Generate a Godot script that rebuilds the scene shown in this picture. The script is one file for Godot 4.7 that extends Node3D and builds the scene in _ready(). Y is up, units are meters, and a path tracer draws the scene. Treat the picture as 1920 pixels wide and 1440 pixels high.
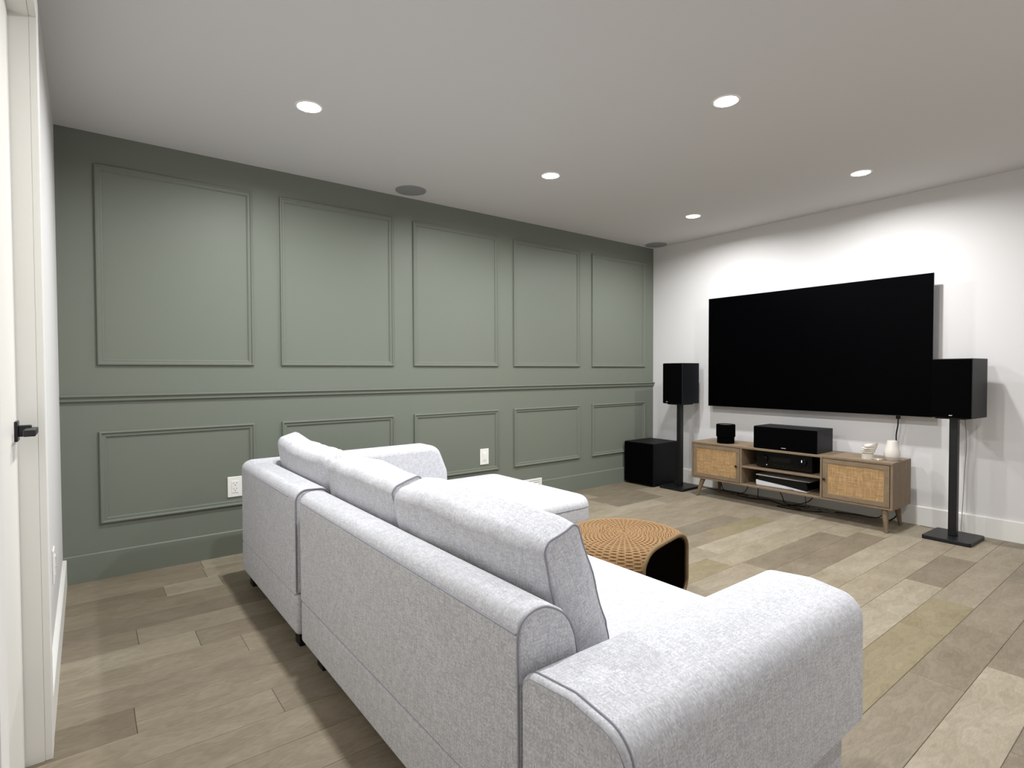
extends Node3D
# A basement media room: x runs along the green wall from the left wall, y is up, z runs from the green wall towards the viewer.

const W := 4.7906      # white wall with the television
const H := 2.3626      # ceiling
const D := 4.41        # wall behind the viewer
const LIGHT_X := [0.972, 2.505, 4.058]
const LIGHT_Z := [0.972, 2.206, 3.85]
const ROW := 0.16485   # width of a floor plank

var used := {}
var M := {}

# ------------------------------------------------------------------ mesh building
# soft shape of a stuffed cushion: x thickness, y height, v runs from -1 to 1 along its width
class Bend:
	var nz: FastNoiseLite
	var half := 0.18
	var width := 0.7
	var sag := 0.0
	var ear := 0.0
	var soft_a := 0.2
	var soft_b := 0.0
	var plump := 0.4

	func apply(p: Vector2, v: float) -> Vector3:
		var u := p.y / half
		var su := maxf(1.0 - u * u, 0.0)
		var sv := maxf(1.0 - v * v, 0.0)
		var q := Vector3(p.x * (1.0 + plump * pow(su, 0.8) * pow(sv, 0.5)), p.y + 0.02 * sv * maxf(u, 0.0), v * width / 2.0 * (1.0 + 0.015 * su))
		var up := clampf(u, 0.0, 1.0)
		q.y -= sag * sv * up
		q.y += ear * pow(clampf(-v, 0.0, 1.0), 2.0) * up
		for e in [[soft_a, (v + 1.0)], [soft_b, (1.0 - v)]]:
			if e[0] > 0.0 and e[1] < e[0]:
				var k: float = 1.0 - e[1] / e[0]
				var s := 1.0 - sqrt(maxf(0.0, 1.0 - k * k))
				q.x *= 1.0 - 0.5 * s
				q.y -= 0.055 * s * up
		return q + Vector3(nz.get_noise_3d(q.x, q.y, q.z), nz.get_noise_3d(q.x + 9.0, q.y, q.z), nz.get_noise_3d(q.x, q.y + 7.0, q.z)) * 0.013


class MB:
	var v := PackedVector3Array()
	var n := PackedVector3Array()
	var uv := PackedVector2Array()
	var done := 0
	var given := {}   # face -> normal, for flat ends

	func tri(a: Vector3, b: Vector3, c: Vector3) -> void:
		v.push_back(a); v.push_back(b); v.push_back(c)

	func quad(a: Vector3, b: Vector3, c: Vector3, d: Vector3) -> void:
		tri(a, b, c); tri(a, c, d)

	func quad_out(a: Vector3, b: Vector3, c: Vector3, d: Vector3, o: Vector3) -> void:
		if (a - c).cross(a - b).dot(o) + (a - d).cross(a - c).dot(o) >= 0.0:
			quad(a, b, c, d)
		else:
			quad(a, d, c, b)

	func move(x: Transform3D) -> void:
		for i in range(done, v.size()):
			v[i] = x * v[i]

	# turn a closed surface the right way out
	func outward() -> void:
		var vol := 0.0
		for i in range(done, v.size(), 3):
			vol -= v[i].dot(v[i + 1].cross(v[i + 2]))
		if vol < 0.0:
			for i in range(done, v.size(), 3):
				var t := v[i + 1]
				v[i + 1] = v[i + 2]
				v[i + 2] = t

	# normals averaged by area over neighbours within the crease angle
	func smooth(crease := 40.0) -> void:
		var start := done
		var count := (v.size() - start) / 3
		n.resize(v.size())
		var fn := PackedVector3Array()
		var fu := PackedVector3Array()
		fn.resize(count); fu.resize(count)
		var at := {}
		for f in count:
			var i := start + f * 3
			var x := (v[i] - v[i + 2]).cross(v[i] - v[i + 1])
			fu[f] = x.normalized()
			if given.has(i / 3):
				fu[f] = given[i / 3]
				x = fu[f] * x.length()
			fn[f] = x
			for k in 3:
				var key := Vector3i((v[i + k] * 20000.0).round())
				if not at.has(key):
					at[key] = PackedInt32Array()
				at[key].push_back(f)
		var limit := cos(deg_to_rad(crease))
		for f in count:
			var i := start + f * 3
			for k in 3:
				var s := Vector3.ZERO
				for g in at[Vector3i((v[i + k] * 20000.0).round())]:
					if fu[f].dot(fu[g]) >= limit:
						s += fn[g]
				n[i + k] = s.normalized() if s.length_squared() > 0.0 else fu[f]
		done = v.size()

	# lay a texture in metres on the faces, its u along the grain axis
	func box_uv(grain: int, off := Vector2.ZERO) -> void:
		uv.resize(v.size())
		for f in range(0, v.size(), 3):
			var x := (v[f] - v[f + 2]).cross(v[f] - v[f + 1]).abs()
			var k := 0 if x.x >= x.y and x.x >= x.z else (1 if x.y >= x.z else 2)
			var a := grain if grain != k else (grain + 1) % 3
			var b := 3 - k - a
			for j in 3:
				uv[f + j] = Vector2(v[f + j][a], v[f + j][b]) + off

	func mesh() -> ArrayMesh:
		if done < v.size():
			smooth()
		var arr := []
		arr.resize(Mesh.ARRAY_MAX)
		arr[Mesh.ARRAY_VERTEX] = v
		arr[Mesh.ARRAY_NORMAL] = n
		if uv.size() == v.size():
			arr[Mesh.ARRAY_TEX_UV] = uv
		var m := ArrayMesh.new()
		m.add_surface_from_arrays(Mesh.PRIMITIVE_TRIANGLES, arr)
		return m

	# box between two corners with rounded edges
	func box(lo: Vector3, hi: Vector3, r := 0.002, seg := 1, sub := 1) -> MB:
		var c := (lo + hi) / 2.0
		var h := (hi - lo) / 2.0
		r = minf(r, minf(h.x, minf(h.y, h.z)) * 0.98)
		var lines := []
		for ax in 3:
			var l := PackedFloat32Array()
			for i in seg + 1:
				l.push_back(-h[ax] + r - r * tan(PI / 4.0 * (seg - i) / seg))
			for i in range(1, sub):
				l.push_back(lerpf(-h[ax] + r, h[ax] - r, float(i) / sub))
			for i in seg + 1:
				l.push_back(h[ax] - r + r * tan(PI / 4.0 * i / seg))
			lines.push_back(l)
		for ax in 3:
			var b := (ax + 1) % 3
			var d := (ax + 2) % 3
			for s in [-1.0, 1.0]:
				var out := Vector3.ZERO
				out[ax] = s
				var g := []
				for p in lines[b]:
					var row := PackedVector3Array()
					for q in lines[d]:
						var x := Vector3.ZERO
						x[ax] = s * h[ax]; x[b] = p; x[d] = q
						var inner := x.clamp(-h + Vector3.ONE * r, h - Vector3.ONE * r)
						x = inner + (x - inner).normalized() * r
						row.push_back(x + c)
					g.push_back(row)
				for i in g.size() - 1:
					for j in g[0].size() - 1:
						quad_out(g[i][j], g[i + 1][j], g[i + 1][j + 1], g[i][j + 1], out)
		return self

	# outline pushed along an axis, with rounded ends; at maps (x, y, depth) to space
	func prism(poly: PackedVector2Array, depth: float, at: Transform3D, b0 := 0.0, b1 := 0.0, seg := 4) -> MB:
		var cnt := poly.size()
		var area := 0.0
		for i in cnt:
			area += poly[i].cross(poly[(i + 1) % cnt])
		var sg := 1.0 if area > 0.0 else -1.0
		var off := PackedVector2Array()
		for i in cnt:
			var e0 := (poly[i] - poly[(i + cnt - 1) % cnt]).normalized()
			var e1 := (poly[(i + 1) % cnt] - poly[i]).normalized()
			var q := (Vector2(e0.y, -e0.x) + Vector2(e1.y, -e1.x)) * sg
			var len := q.length()
			q = q / len if len > 1e-6 else Vector2(e0.y, -e0.x) * sg
			off.push_back(q / maxf(0.5, len / 2.0))
		var steps := []
		if b0 > 0.0:
			for i in seg + 1:
				var a := PI / 2.0 * i / seg
				steps.push_back(Vector2(b0 * (1.0 - sin(a)), b0 * (1.0 - cos(a))))
		else:
			steps.push_back(Vector2(0, 0))
		if b1 > 0.0:
			for i in seg + 1:
				var a := PI / 2.0 * (seg - i) / seg
				steps.push_back(Vector2(b1 * (1.0 - sin(a)), depth - b1 * (1.0 - cos(a))))
		else:
			steps.push_back(Vector2(0, depth))
		var rings := []
		for s in steps:
			var ring := PackedVector3Array()
			for i in cnt:
				var p: Vector2 = poly[i] - off[i] * s.x
				ring.push_back(at * Vector3(p.x, p.y, s.y))
			rings.push_back(ring)
		var caps := Geometry2D.triangulate_polygon(poly)
		var flip := sg < 0.0
		for k in range(0, caps.size(), 3):
			var a := caps[k]
			var b := caps[k + 1]
			var c := caps[k + 2]
			if ((poly[b] - poly[a]).cross(poly[c] - poly[a]) > 0.0):
				var t := b
				b = c
				c = t
			var r0: PackedVector3Array = rings[0]
			var r1: PackedVector3Array = rings[-1]
			given[v.size() / 3] = -at.basis.z.normalized()
			tri(r0[a], r0[c], r0[b])
			given[v.size() / 3] = at.basis.z.normalized()
			tri(r1[a], r1[b], r1[c])
		for k in rings.size() - 1:
			for i in cnt:
				var j := (i + 1) % cnt
				if flip:
					quad(rings[k][i], rings[k][j], rings[k + 1][j], rings[k + 1][i])
				else:
					quad(rings[k][i], rings[k + 1][i], rings[k + 1][j], rings[k][j])
		outward()
		return self

	# profile of (radius, height) turned round the y axis of at
	func lathe(profile: Array, seg: int, at := Transform3D()) -> MB:
		for k in profile.size() - 1:
			var p: Vector2 = profile[k]
			var q: Vector2 = profile[k + 1]
			var side := Vector2(q.y - p.y, p.x - q.x)
			for i in seg:
				var a := TAU * i / seg
				var b := TAU * (i + 1) / seg
				var c := (a + b) / 2.0
				quad_out(at * Vector3(p.x * cos(a), p.y, p.x * sin(a)), at * Vector3(q.x * cos(a), q.y, q.x * sin(a)),
					at * Vector3(q.x * cos(b), q.y, q.x * sin(b)), at * Vector3(p.x * cos(b), p.y, p.x * sin(b)),
					at.basis * Vector3(side.x * cos(c), side.y, side.x * sin(c)))
		return self

	# round rod along points; radii may be one number or one for each point
	func tube(pts: Array, radii, sides := 6, closed := false) -> MB:
		var cnt := pts.size()
		if cnt < 2:
			return self
		if done < v.size():
			smooth()
		var rings := []
		var norms := []
		var up := Vector3.ZERO
		for i in cnt:
			var t: Vector3 = (pts[(i + 1) % cnt] if closed or i < cnt - 1 else pts[i]) - (pts[(i + cnt - 1) % cnt] if closed or i > 0 else pts[i])
			t = t.normalized()
			if up == Vector3.ZERO:
				up = t.cross(Vector3.UP if absf(t.y) < 0.9 else Vector3.RIGHT).normalized()
			up = (up - t * up.dot(t)).normalized()
			var side := t.cross(up)
			var r: float = radii[i] if radii is Array else radii
			var ring := PackedVector3Array()
			var nn := PackedVector3Array()
			for k in sides:
				var a := TAU * k / sides
				var d := up * cos(a) + side * sin(a)
				ring.push_back(pts[i] + d * r)
				nn.push_back(d)
			rings.push_back(ring)
			norms.push_back(nn)
		for i in (cnt if closed else cnt - 1):
			var j := (i + 1) % cnt
			for k in sides:
				var l := (k + 1) % sides
				for c in [[i, k], [j, l], [i, l], [i, k], [j, k], [j, l]]:
					v.push_back(rings[c[0]][c[1]])
					n.push_back(norms[c[0]][c[1]])
		if not closed:
			for e in [0, cnt - 1]:
				var d: Vector3 = (pts[0] - pts[1]) if e == 0 else (pts[-1] - pts[-2])
				for k in range(1, sides - 1):
					var a: Vector3 = rings[e][0]
					var b: Vector3 = rings[e][k]
					var c: Vector3 = rings[e][k + 1]
					if (a - c).cross(a - b).dot(d) < 0.0:
						var t := b
						b = c
						c = t
					for p in [a, b, c]:
						v.push_back(p)
						n.push_back(d.normalized())
		done = v.size()
		return self


func fillet(pts: Array, radii: Array, seg := 5) -> PackedVector2Array:
	var out := PackedVector2Array()
	var cnt := pts.size()
	for i in cnt:
		var p: Vector2 = pts[i]
		var r: float = radii[i % radii.size()]
		if r <= 0.0:
			out.push_back(p)
			continue
		var a: Vector2 = pts[(i + cnt - 1) % cnt] - p
		var b: Vector2 = pts[(i + 1) % cnt] - p
		r = minf(r, minf(a.length(), b.length()) * 0.49)
		var half := absf(a.angle_to(b)) / 2.0
		var reach := minf(r / tan(half), minf(a.length(), b.length()) * 0.49)
		var p0 := p + a.normalized() * reach
		var p1 := p + b.normalized() * reach
		var c := p + (a.normalized() + b.normalized()).normalized() * (reach / cos(half))
		for k in seg + 1:
			var d := (p0 - c).rotated((p0 - c).angle_to(p1 - c) * k / seg)
			out.push_back(c + d)
	return out


func smooth_path(pts: Array, per := 8, closed := false) -> Array:
	var out := []
	var cnt := pts.size()
	for i in (cnt if closed else cnt - 1):
		var p0: Vector3 = pts[(i - 1 + cnt) % cnt] if closed or i > 0 else pts[0]
		var p1: Vector3 = pts[i]
		var p2: Vector3 = pts[(i + 1) % cnt]
		var p3: Vector3 = pts[(i + 2) % cnt] if closed or i < cnt - 2 else pts[cnt - 1]
		for k in per:
			out.push_back(p1.cubic_interpolate(p2, p0, p3, float(k) / per))
	if not closed:
		out.push_back(pts[cnt - 1])
	return out


# maps (x, y, depth) of a prism to space: x, y and depth directions given
func frame(o: Vector3, ex: Vector3, ey: Vector3, ez: Vector3) -> Transform3D:
	return Transform3D(Basis(ex, ey, ez), o)

# ------------------------------------------------------------------ things
func numbered(called: String) -> String:
	var k: int = used.get(called, 0)
	used[called] = k + 1
	return called if k == 0 else "%s_%03d" % [called, k]


func tag(o: Node, label: String, category: String, group := "", kind := "") -> Node:
	o.set_meta("label", label)
	o.set_meta("category", category)
	if group:
		o.set_meta("group", group)
	if kind:
		o.set_meta("kind", kind)
	return o


func thing(called: String, label: String, category: String, at := Vector3.ZERO, group := "", kind := "") -> Node3D:
	var o := Node3D.new()
	o.name = numbered(called)
	add_child(o, true)
	o.position = at
	tag(o, label, category, group, kind)
	return o


func obj(called: String, m: MB, mat: Material, parent: Node3D = null) -> MeshInstance3D:
	var o := MeshInstance3D.new()
	o.mesh = m.mesh()
	o.material_override = mat
	o.name = called if parent else numbered(called)
	(parent if parent else self).add_child(o, true)
	return o


# ------------------------------------------------------------------ materials
func mat(c: Color, rough := 0.6, spec := 0.5, metal := 0.0) -> StandardMaterial3D:
	var m := StandardMaterial3D.new()
	m.albedo_color = c
	m.roughness = rough
	m.metallic_specular = spec
	m.metallic = metal
	return m


func grain_image() -> ImageTexture:
	var im := Image.create(1024, 512, false, Image.FORMAT_RGB8)
	var a := FastNoiseLite.new()
	a.seed = 3; a.frequency = 1.0; a.fractal_octaves = 3
	var b := FastNoiseLite.new()
	b.seed = 8; b.frequency = 1.0; b.fractal_octaves = 2
	for y in 512:
		for x in 1024:
			# 2 m by 0.66 m, repeating along the grain
			var t := TAU * x / 1024.0
			var cx := cos(t) * 1.1
			var sx := sin(t) * 1.1
			var broad := a.get_noise_3d(cx, sx, y * 0.014)
			var rings := sin((y * 0.10 + broad * 16.0))
			var fine := b.get_noise_3d(cx * 9.0, sx * 9.0, y * 0.32)
			var pore := b.get_noise_3d(cx * 26.0, sx * 26.0, y * 0.9)
			var g := 0.90 + 0.07 * broad + 0.022 * rings + 0.06 * fine - 0.07 * maxf(0.0, pore - 0.2)
			im.set_pixel(x, y, Color(g, g * (0.995 + 0.01 * broad), g * (0.985 + 0.03 * broad)))
	return ImageTexture.create_from_image(im)


func fabric_image(bump: bool) -> ImageTexture:
	var im := Image.create(512, 512, false, Image.FORMAT_RGB8)
	var rng := RandomNumberGenerator.new()
	rng.seed = 77
	var rows := []
	for k in 4:
		var p := PackedFloat32Array()
		for i in 512 * 512 / 16:
			p.push_back(rng.randf())
		rows.push_back(p)
	for y in 512:
		for x in 512:
			# threads of warp and weft, 4 pixels wide, with slubs 16 to 32 pixels long
			var wx := x / 4
			var wy := y / 4
			var over := (wx + wy) % 2 == 0
			var h: float
			if over:
				h = rows[0][(wx * 128 + ((y + wx * 7) % 512) / 16) % 16384]
			else:
				h = rows[1][(wy * 128 + ((x + wy * 11) % 512) / 16) % 16384]
			var spot: float = rows[2][wx * 128 + wy]
			if bump:
				var fx := absf(fposmod(x, 4.0) - 1.5) / 2.0
				var fy := absf(fposmod(y, 4.0) - 1.5) / 2.0
				var g := 0.55 + 0.25 * h - 0.3 * (fx if over else fy) * 0.8
				im.set_pixel(x, y, Color(g, g, g))
			else:
				var g := 0.79 + 0.13 * h + 0.08 * spot
				im.set_pixel(x, y, Color(g, g, g))
	return ImageTexture.create_from_image(im)


func cane_image() -> ImageTexture:
	var im := Image.create(256, 256, false, Image.FORMAT_RGB8)
	var rng := RandomNumberGenerator.new()
	rng.seed = 12
	# strands 4 pixels wide; each keeps its tone for a stretch
	var tone := []
	for d in 2:
		var p := PackedFloat32Array()
		for i in 64:
			var left := 0
			var t := 0.0
			for k in 64:
				if left == 0:
					left = rng.randi_range(4, 22)
					t = rng.randf()
				left -= 1
				p.push_back(t)
		tone.push_back(p)
	for y in 256:
		for x in 256:
			var wx := x / 4
			var wy := y / 4
			var over := (wx + wy) % 2 == 0
			var e := x % 4 if over else y % 4
			var h: float = tone[0][wx * 64 + wy] if over else tone[1][wy * 64 + wx]
			var g := 0.74 + 0.26 * h - (0.16 if e == 3 else 0.0)
			im.set_pixel(x, y, Color(g, g * 0.97, g * 0.92))
	return ImageTexture.create_from_image(im)


func make_materials() -> void:
	M.white_wall = mat(Color("dbd8d7"), 0.85, 0.3)
	M.ceiling = mat(Color("d2d0cf"), 0.9, 0.3)
	M.trim = mat(Color("e9e7e2"), 0.45, 0.4)
	M.door = mat(Color("ebe8e1"), 0.4, 0.4)
	M.green = mat(Color("73786d"), 0.5, 0.4)
	M.plastic_white = mat(Color("efede8"), 0.35, 0.5)
	M.slot = mat(Color("2a2826"), 0.6)
	M.black = mat(Color("060709"), 0.55, 0.35)
	M.black_side = mat(Color("0d1014"), 0.5, 0.4)
	M.black_cloth = mat(Color("020203"), 0.95, 0.15)
	M.black_steel = mat(Color("090b0e"), 0.42, 0.5)
	M.black_gloss = mat(Color("040405"), 0.16, 0.4)
	M.screen = mat(Color("010102"), 0.35, 0.12)
	M.tv_edge = mat(Color("5a6270"), 0.35, 0.6, 0.6)
	M.badge = mat(Color("c9ced6"), 0.35, 0.6, 0.5)
	M.cable = mat(Color("121212"), 0.6, 0.4)
	M.cable_grey = mat(Color("8d8c8a"), 0.6, 0.4)
	M.foot = mat(Color("121010"), 0.5, 0.4)
	M.handle = mat(Color("15181f"), 0.4, 0.5)
	M.console_white = mat(Color("e9eaee"), 0.4, 0.5)
	M.ceramic = mat(Color("dbd4cb"), 0.35, 0.5)
	M.ceramic_grey = mat(Color("b9b0aa"), 0.5, 0.5)
	M.plaster = mat(Color("d6cfc5"), 0.75, 0.3)
	M.grille = mat(Color("8f9090"), 0.8, 0.3)
	M.subfloor = mat(Color("4a4238"), 0.9)
	M.knob = mat(Color("241a16"), 0.45, 0.4)
	M.display = mat(Color("06080b"), 0.15, 0.5)
	M.glass = mat(Color(0.95, 0.93, 0.9, 0.25), 0.08, 0.5)
	M.glass.transparency = BaseMaterial3D.TRANSPARENCY_ALPHA
	M.lens = mat(Color("ffffff"), 0.5)
	M.lens.emission_enabled = true
	M.lens.emission = Color(1.0, 0.97, 0.93)
	M.lens.emission_energy_multiplier = 6.0
	M.led = mat(Color("ffffff"), 0.5)
	M.led.emission_enabled = true
	M.led.emission = Color(0.85, 0.9, 1.0)
	M.led.emission_energy_multiplier = 0.9
	M.reflector = mat(Color("f2e6b4"), 0.4, 0.5)

	var grain := grain_image()
	M.planks = []
	for c in ["a19581", "998d7b", "a79c89", "908472", "897d6b", "93876c", "9e927f", "877c6c"]:
		var p := mat(Color(c), 0.5, 0.35)
		p.albedo_texture = grain
		p.uv1_scale = Vector3(0.5, 1.5, 1.0)
		M.planks.push_back(p)
	M.oak = mat(Color("94806a"), 0.55, 0.35)
	M.oak.albedo_texture = grain
	M.oak.uv1_scale = Vector3(1.0, 3.0, 1.0)
	M.oak_leg = mat(Color("7f6d57"), 0.55, 0.35)
	M.oak_leg.albedo_texture = grain
	M.oak_leg.uv1_scale = Vector3(1.0, 3.0, 1.0)
	M.cane = mat(Color("cfae84"), 0.7, 0.3)
	M.cane.albedo_texture = cane_image()
	M.cane.uv1_scale = Vector3(4.0, 4.0, 1.0)
	M.rattan = mat(Color("94744f"), 0.6, 0.35)
	M.rattan_rim = mat(Color("7f6849"), 0.65, 0.35)
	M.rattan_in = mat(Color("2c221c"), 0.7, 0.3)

	var f := fabric_image(false)
	M.fabric = mat(Color("e0e0e5"), 0.95, 0.2)
	M.fabric.albedo_texture = f
	M.fabric.uv1_triplanar = true
	M.fabric.uv1_scale = Vector3.ONE * 2.0
	M.fabric.heightmap_enabled = true
	M.fabric.heightmap_texture = fabric_image(true)
	M.fabric.heightmap_scale = 0.1
	M.piping = mat(Color("9a9aa2"), 0.95, 0.2)


# ------------------------------------------------------------------ scene
func _ready() -> void:
	var cam := Camera3D.new()
	cam.name = "camera"
	cam.position = Vector3(0.1077, 1.10, 3.666)
	cam.rotation_degrees = Vector3(-1.3038, -37.6383, -0.1991)
	cam.fov = 69.53
	cam.near = 0.02
	cam.current = true
	add_child(cam)
	var env := Environment.new()
	env.background_mode = Environment.BG_COLOR
	env.background_color = Color(0.02, 0.02, 0.02)
	env.tonemap_mode = Environment.TONE_MAPPER_LINEAR
	env.tonemap_exposure = 1.0
	env.sdfgi_enabled = true
	env.ssao_enabled = true
	env.ssil_enabled = true
	var we := WorldEnvironment.new()
	we.name = "environment"
	we.environment = env
	add_child(we)
	make_materials()
	build_shell()
	build_floor()
	build_green_wall()
	build_lights()
	build_door()
	build_outlets()
	build_chaise()
	build_sofa()
	build_cushions()
	build_footstool()
	build_television()
	build_console_table()
	build_table_items()
	build_speakers()
	build_cables()


func build_shell() -> void:
	var t := 0.12
	tag(obj("wall_back", MB.new().box(Vector3(-t, 0, -t), Vector3(W + t, H + 0.14, 0), 0.001), M.green),
		"sage green panelled accent wall behind the sofa", "wall", "", "structure")
	tag(obj("wall_right", MB.new().box(Vector3(W, 0, 0), Vector3(W + t, H + 0.14, D), 0.001), M.white_wall),
		"plain white wall behind the television", "wall", "", "structure")
	tag(obj("wall_front", MB.new().box(Vector3(-t, 0, D), Vector3(W + t, H + 0.14, D + t), 0.001), M.white_wall),
		"plain white wall behind the viewer", "wall", "", "structure")
	var m := MB.new()
	m.box(Vector3(-t, 0, 0), Vector3(0, H + 0.14, 1.63), 0.0005)
	m.box(Vector3(-t, 2.085, 1.63), Vector3(0, H + 0.14, 2.66), 0.0005)
	m.box(Vector3(-t, 0, 2.66), Vector3(0, H + 0.14, D), 0.0005)
	tag(obj("wall_left", m, M.white_wall), "narrow strip of white wall between the door and the green wall", "wall", "", "structure")
	var ceil := CSGBox3D.new()
	ceil.name = "ceiling"
	ceil.size = Vector3(W + 2 * t, 0.14, D + 2 * t)
	ceil.position = Vector3(W / 2, H + 0.07, D / 2)
	ceil.material = M.ceiling
	add_child(ceil)
	for x in LIGHT_X:
		for z in LIGHT_Z:
			if z == LIGHT_Z[2] and x != LIGHT_X[1]:
				continue
			var hole := CSGCylinder3D.new()
			hole.name = "opening"
			hole.operation = CSGShape3D.OPERATION_SUBTRACTION
			hole.radius = 0.0535
			hole.height = 0.06
			hole.sides = 32
			hole.position = Vector3(x, H + 0.02, z) - ceil.position
			hole.material = M.ceiling
			ceil.add_child(hole, true)
	tag(ceil, "flat painted ceiling with round recessed lights", "ceiling", "", "structure")
	# white baseboards
	var prof := PackedVector2Array([Vector2(0, 0), Vector2(0.016, 0), Vector2(0.016, 0.129), Vector2(0.012, 0.1333), Vector2(0, 0.1333)])
	tag(obj("baseboard_right", MB.new().prism(prof, D, frame(Vector3(W, 0, 0), Vector3(-1, 0, 0), Vector3(0, 1, 0), Vector3(0, 0, 1))), M.trim),
		"white baseboard along the television wall", "baseboard", "", "structure")
	m = MB.new()
	m.prism(prof, 1.555 - 0.014, frame(Vector3(0, 0, 0.014), Vector3(1, 0, 0), Vector3(0, 1, 0), Vector3(0, 0, 1)))
	m.prism(prof, D - 2.735, frame(Vector3(0, 0, 2.735), Vector3(1, 0, 0), Vector3(0, 1, 0), Vector3(0, 0, 1)))
	tag(obj("baseboard_left", m, M.trim), "white baseboard running from the door to the green wall", "baseboard", "", "structure")


func build_floor() -> void:
	var fl := thing("floor", "pale oak plank floor", "floor", Vector3.ZERO, "", "structure")
	obj("subfloor", MB.new().box(Vector3(-0.12, -0.15, -0.12), Vector3(W + 0.12, -0.012, D + 0.12), 0.001), M.subfloor, fl)
	var rng := RandomNumberGenerator.new()
	rng.seed = 4242
	# joints and tones that the photograph shows: row -> [x of joint, tone of the plank that ends there], ..., tone of the last
	var known := {
		0: [0.62, 3, 2.1, 2, 3.6, 6, 4], 1: [0.61, 3, 2.0, 6, 3.64, 6, 4], 2: [0.407, 4, 0.66, 2, 2.1, 1, 3.5, 6, 4.12, 4, 6],
		3: [1.3, 3, 2.7, 6, 3.515, 0, 4.1, 7, 6], 5: [0.262, 3, 1.7, 1, 3.0, 6, 6], 6: [0.46, 2, 1.8, 3, 3.3, 6, 1],
		7: [0.604, 6, 1.9, 6, 3.2, 0, 1], 8: [1.1, 1, 2.4, 6, 3.95, 7, 1], 9: [0.216, 4, 1.4, 6, 2.5, 1, 3.455, 3, 4.1, 5, 1], 10: [0.603, 6, 1.7, 1, 3.1, 6, 2],
		11: [0.9, 6, 2.0, 3, 2.972, 5, 4.3, 0, 1], 12: [1.6, 6, 3.075, 6, 4.06, 4, 0], 13: [1.2, 1, 2.5, 6, 3.34, 3, 4.25, 4, 0],
		14: [1.5, 6, 3.3, 0, 2], 15: [2.1, 2, 3.9, 0, 6], 16: [1.9, 6, 3.515, 2, 4.12, 4, 6], 17: [1.7, 5, 2.905, 5, 3.335, 5, 1],
		18: [1.3, 6, 2.47, 3, 3.085, 4, 3.9, 3, 7], 19: [1.7, 2, 2.74, 2, 3.7, 4, 1], 20: [2.2, 4, 3.4, 7, 3],
	}
	for row in 27:
		var z0 := row * ROW
		var z1 := minf(D, z0 + ROW)
		var ends := []
		if known.has(row):
			var k: Array = known[row]
			for i in range(0, k.size() - 1, 2):
				ends.push_back([k[i], k[i + 1]])
			ends.push_back([W, k[-1]])
		else:
			var x := rng.randf_range(0.3, 1.4)
			while x < W - 0.3:
				ends.push_back([x, rng.randi_range(0, 7)])
				x += rng.randf_range(0.7, 1.6)
			ends.push_back([W, rng.randi_range(0, 7)])
		var x0 := -0.12 if row >= 9 and row <= 15 else 0.0   # runs on through the doorway
		for e in ends:
			var x1: float = e[0]
			var m := MB.new()
			var g := 0.0005
			var b := 0.0012
			var a := [Vector3(x0 + g, -b, z0 + g), Vector3(x1 - g, -b, z0 + g), Vector3(x1 - g, -b, z1 - g), Vector3(x0 + g, -b, z1 - g)]
			var q := [Vector3(x0 + g + b, 0, z0 + g + b), Vector3(x1 - g - b, 0, z0 + g + b), Vector3(x1 - g - b, 0, z1 - g - b), Vector3(x0 + g + b, 0, z1 - g - b)]
			m.quad_out(q[0], q[1], q[2], q[3], Vector3.UP)
			for i in 4:
				var j := (i + 1) % 4
				var mid: Vector3 = (a[i] + a[j] - a[(i + 2) % 4] - a[(i + 3) % 4]).normalized()
				m.quad_out(q[i], q[j], a[j], a[i], mid + Vector3.UP)
				var down := Vector3(0, -0.011, 0)
				m.quad_out(a[i], a[j], a[j] + down, a[i] + down, mid)
			m.smooth(10.0)
			m.box_uv(0, Vector2(rng.randf() * 2.0, rng.randf() * 0.66))
			obj("plank", m, M.planks[e[1]], fl)
			x0 = x1


# a mitred strip of moulding from a to b, its inner side towards inward
func moulding(a: Vector3, b: Vector3, inward: Vector3, prof: Array, width: float, mitre := true) -> MB:
	var m := MB.new()
	var out := Vector3(0, 0, 1)
	var along := (b - a).normalized()
	var ring0 := []
	var ring1 := []
	for p in prof:
		var q: Vector3 = inward * p.x + out * p.y
		var cut: float = p.x if mitre else 0.0
		ring0.push_back(a + q + along * cut)
		ring1.push_back(b + q - along * cut)
	for i in prof.size():
		var j := (i + 1) % prof.size()
		m.quad(ring0[i], ring0[j], ring1[j], ring1[i])
	for i in range(1, prof.size() - 1):
		m.tri(ring0[0], ring0[i + 1], ring0[i])
		m.tri(ring1[0], ring1[i], ring1[i + 1])
	m.outward()
	m.smooth(25.0)
	return m


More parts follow.
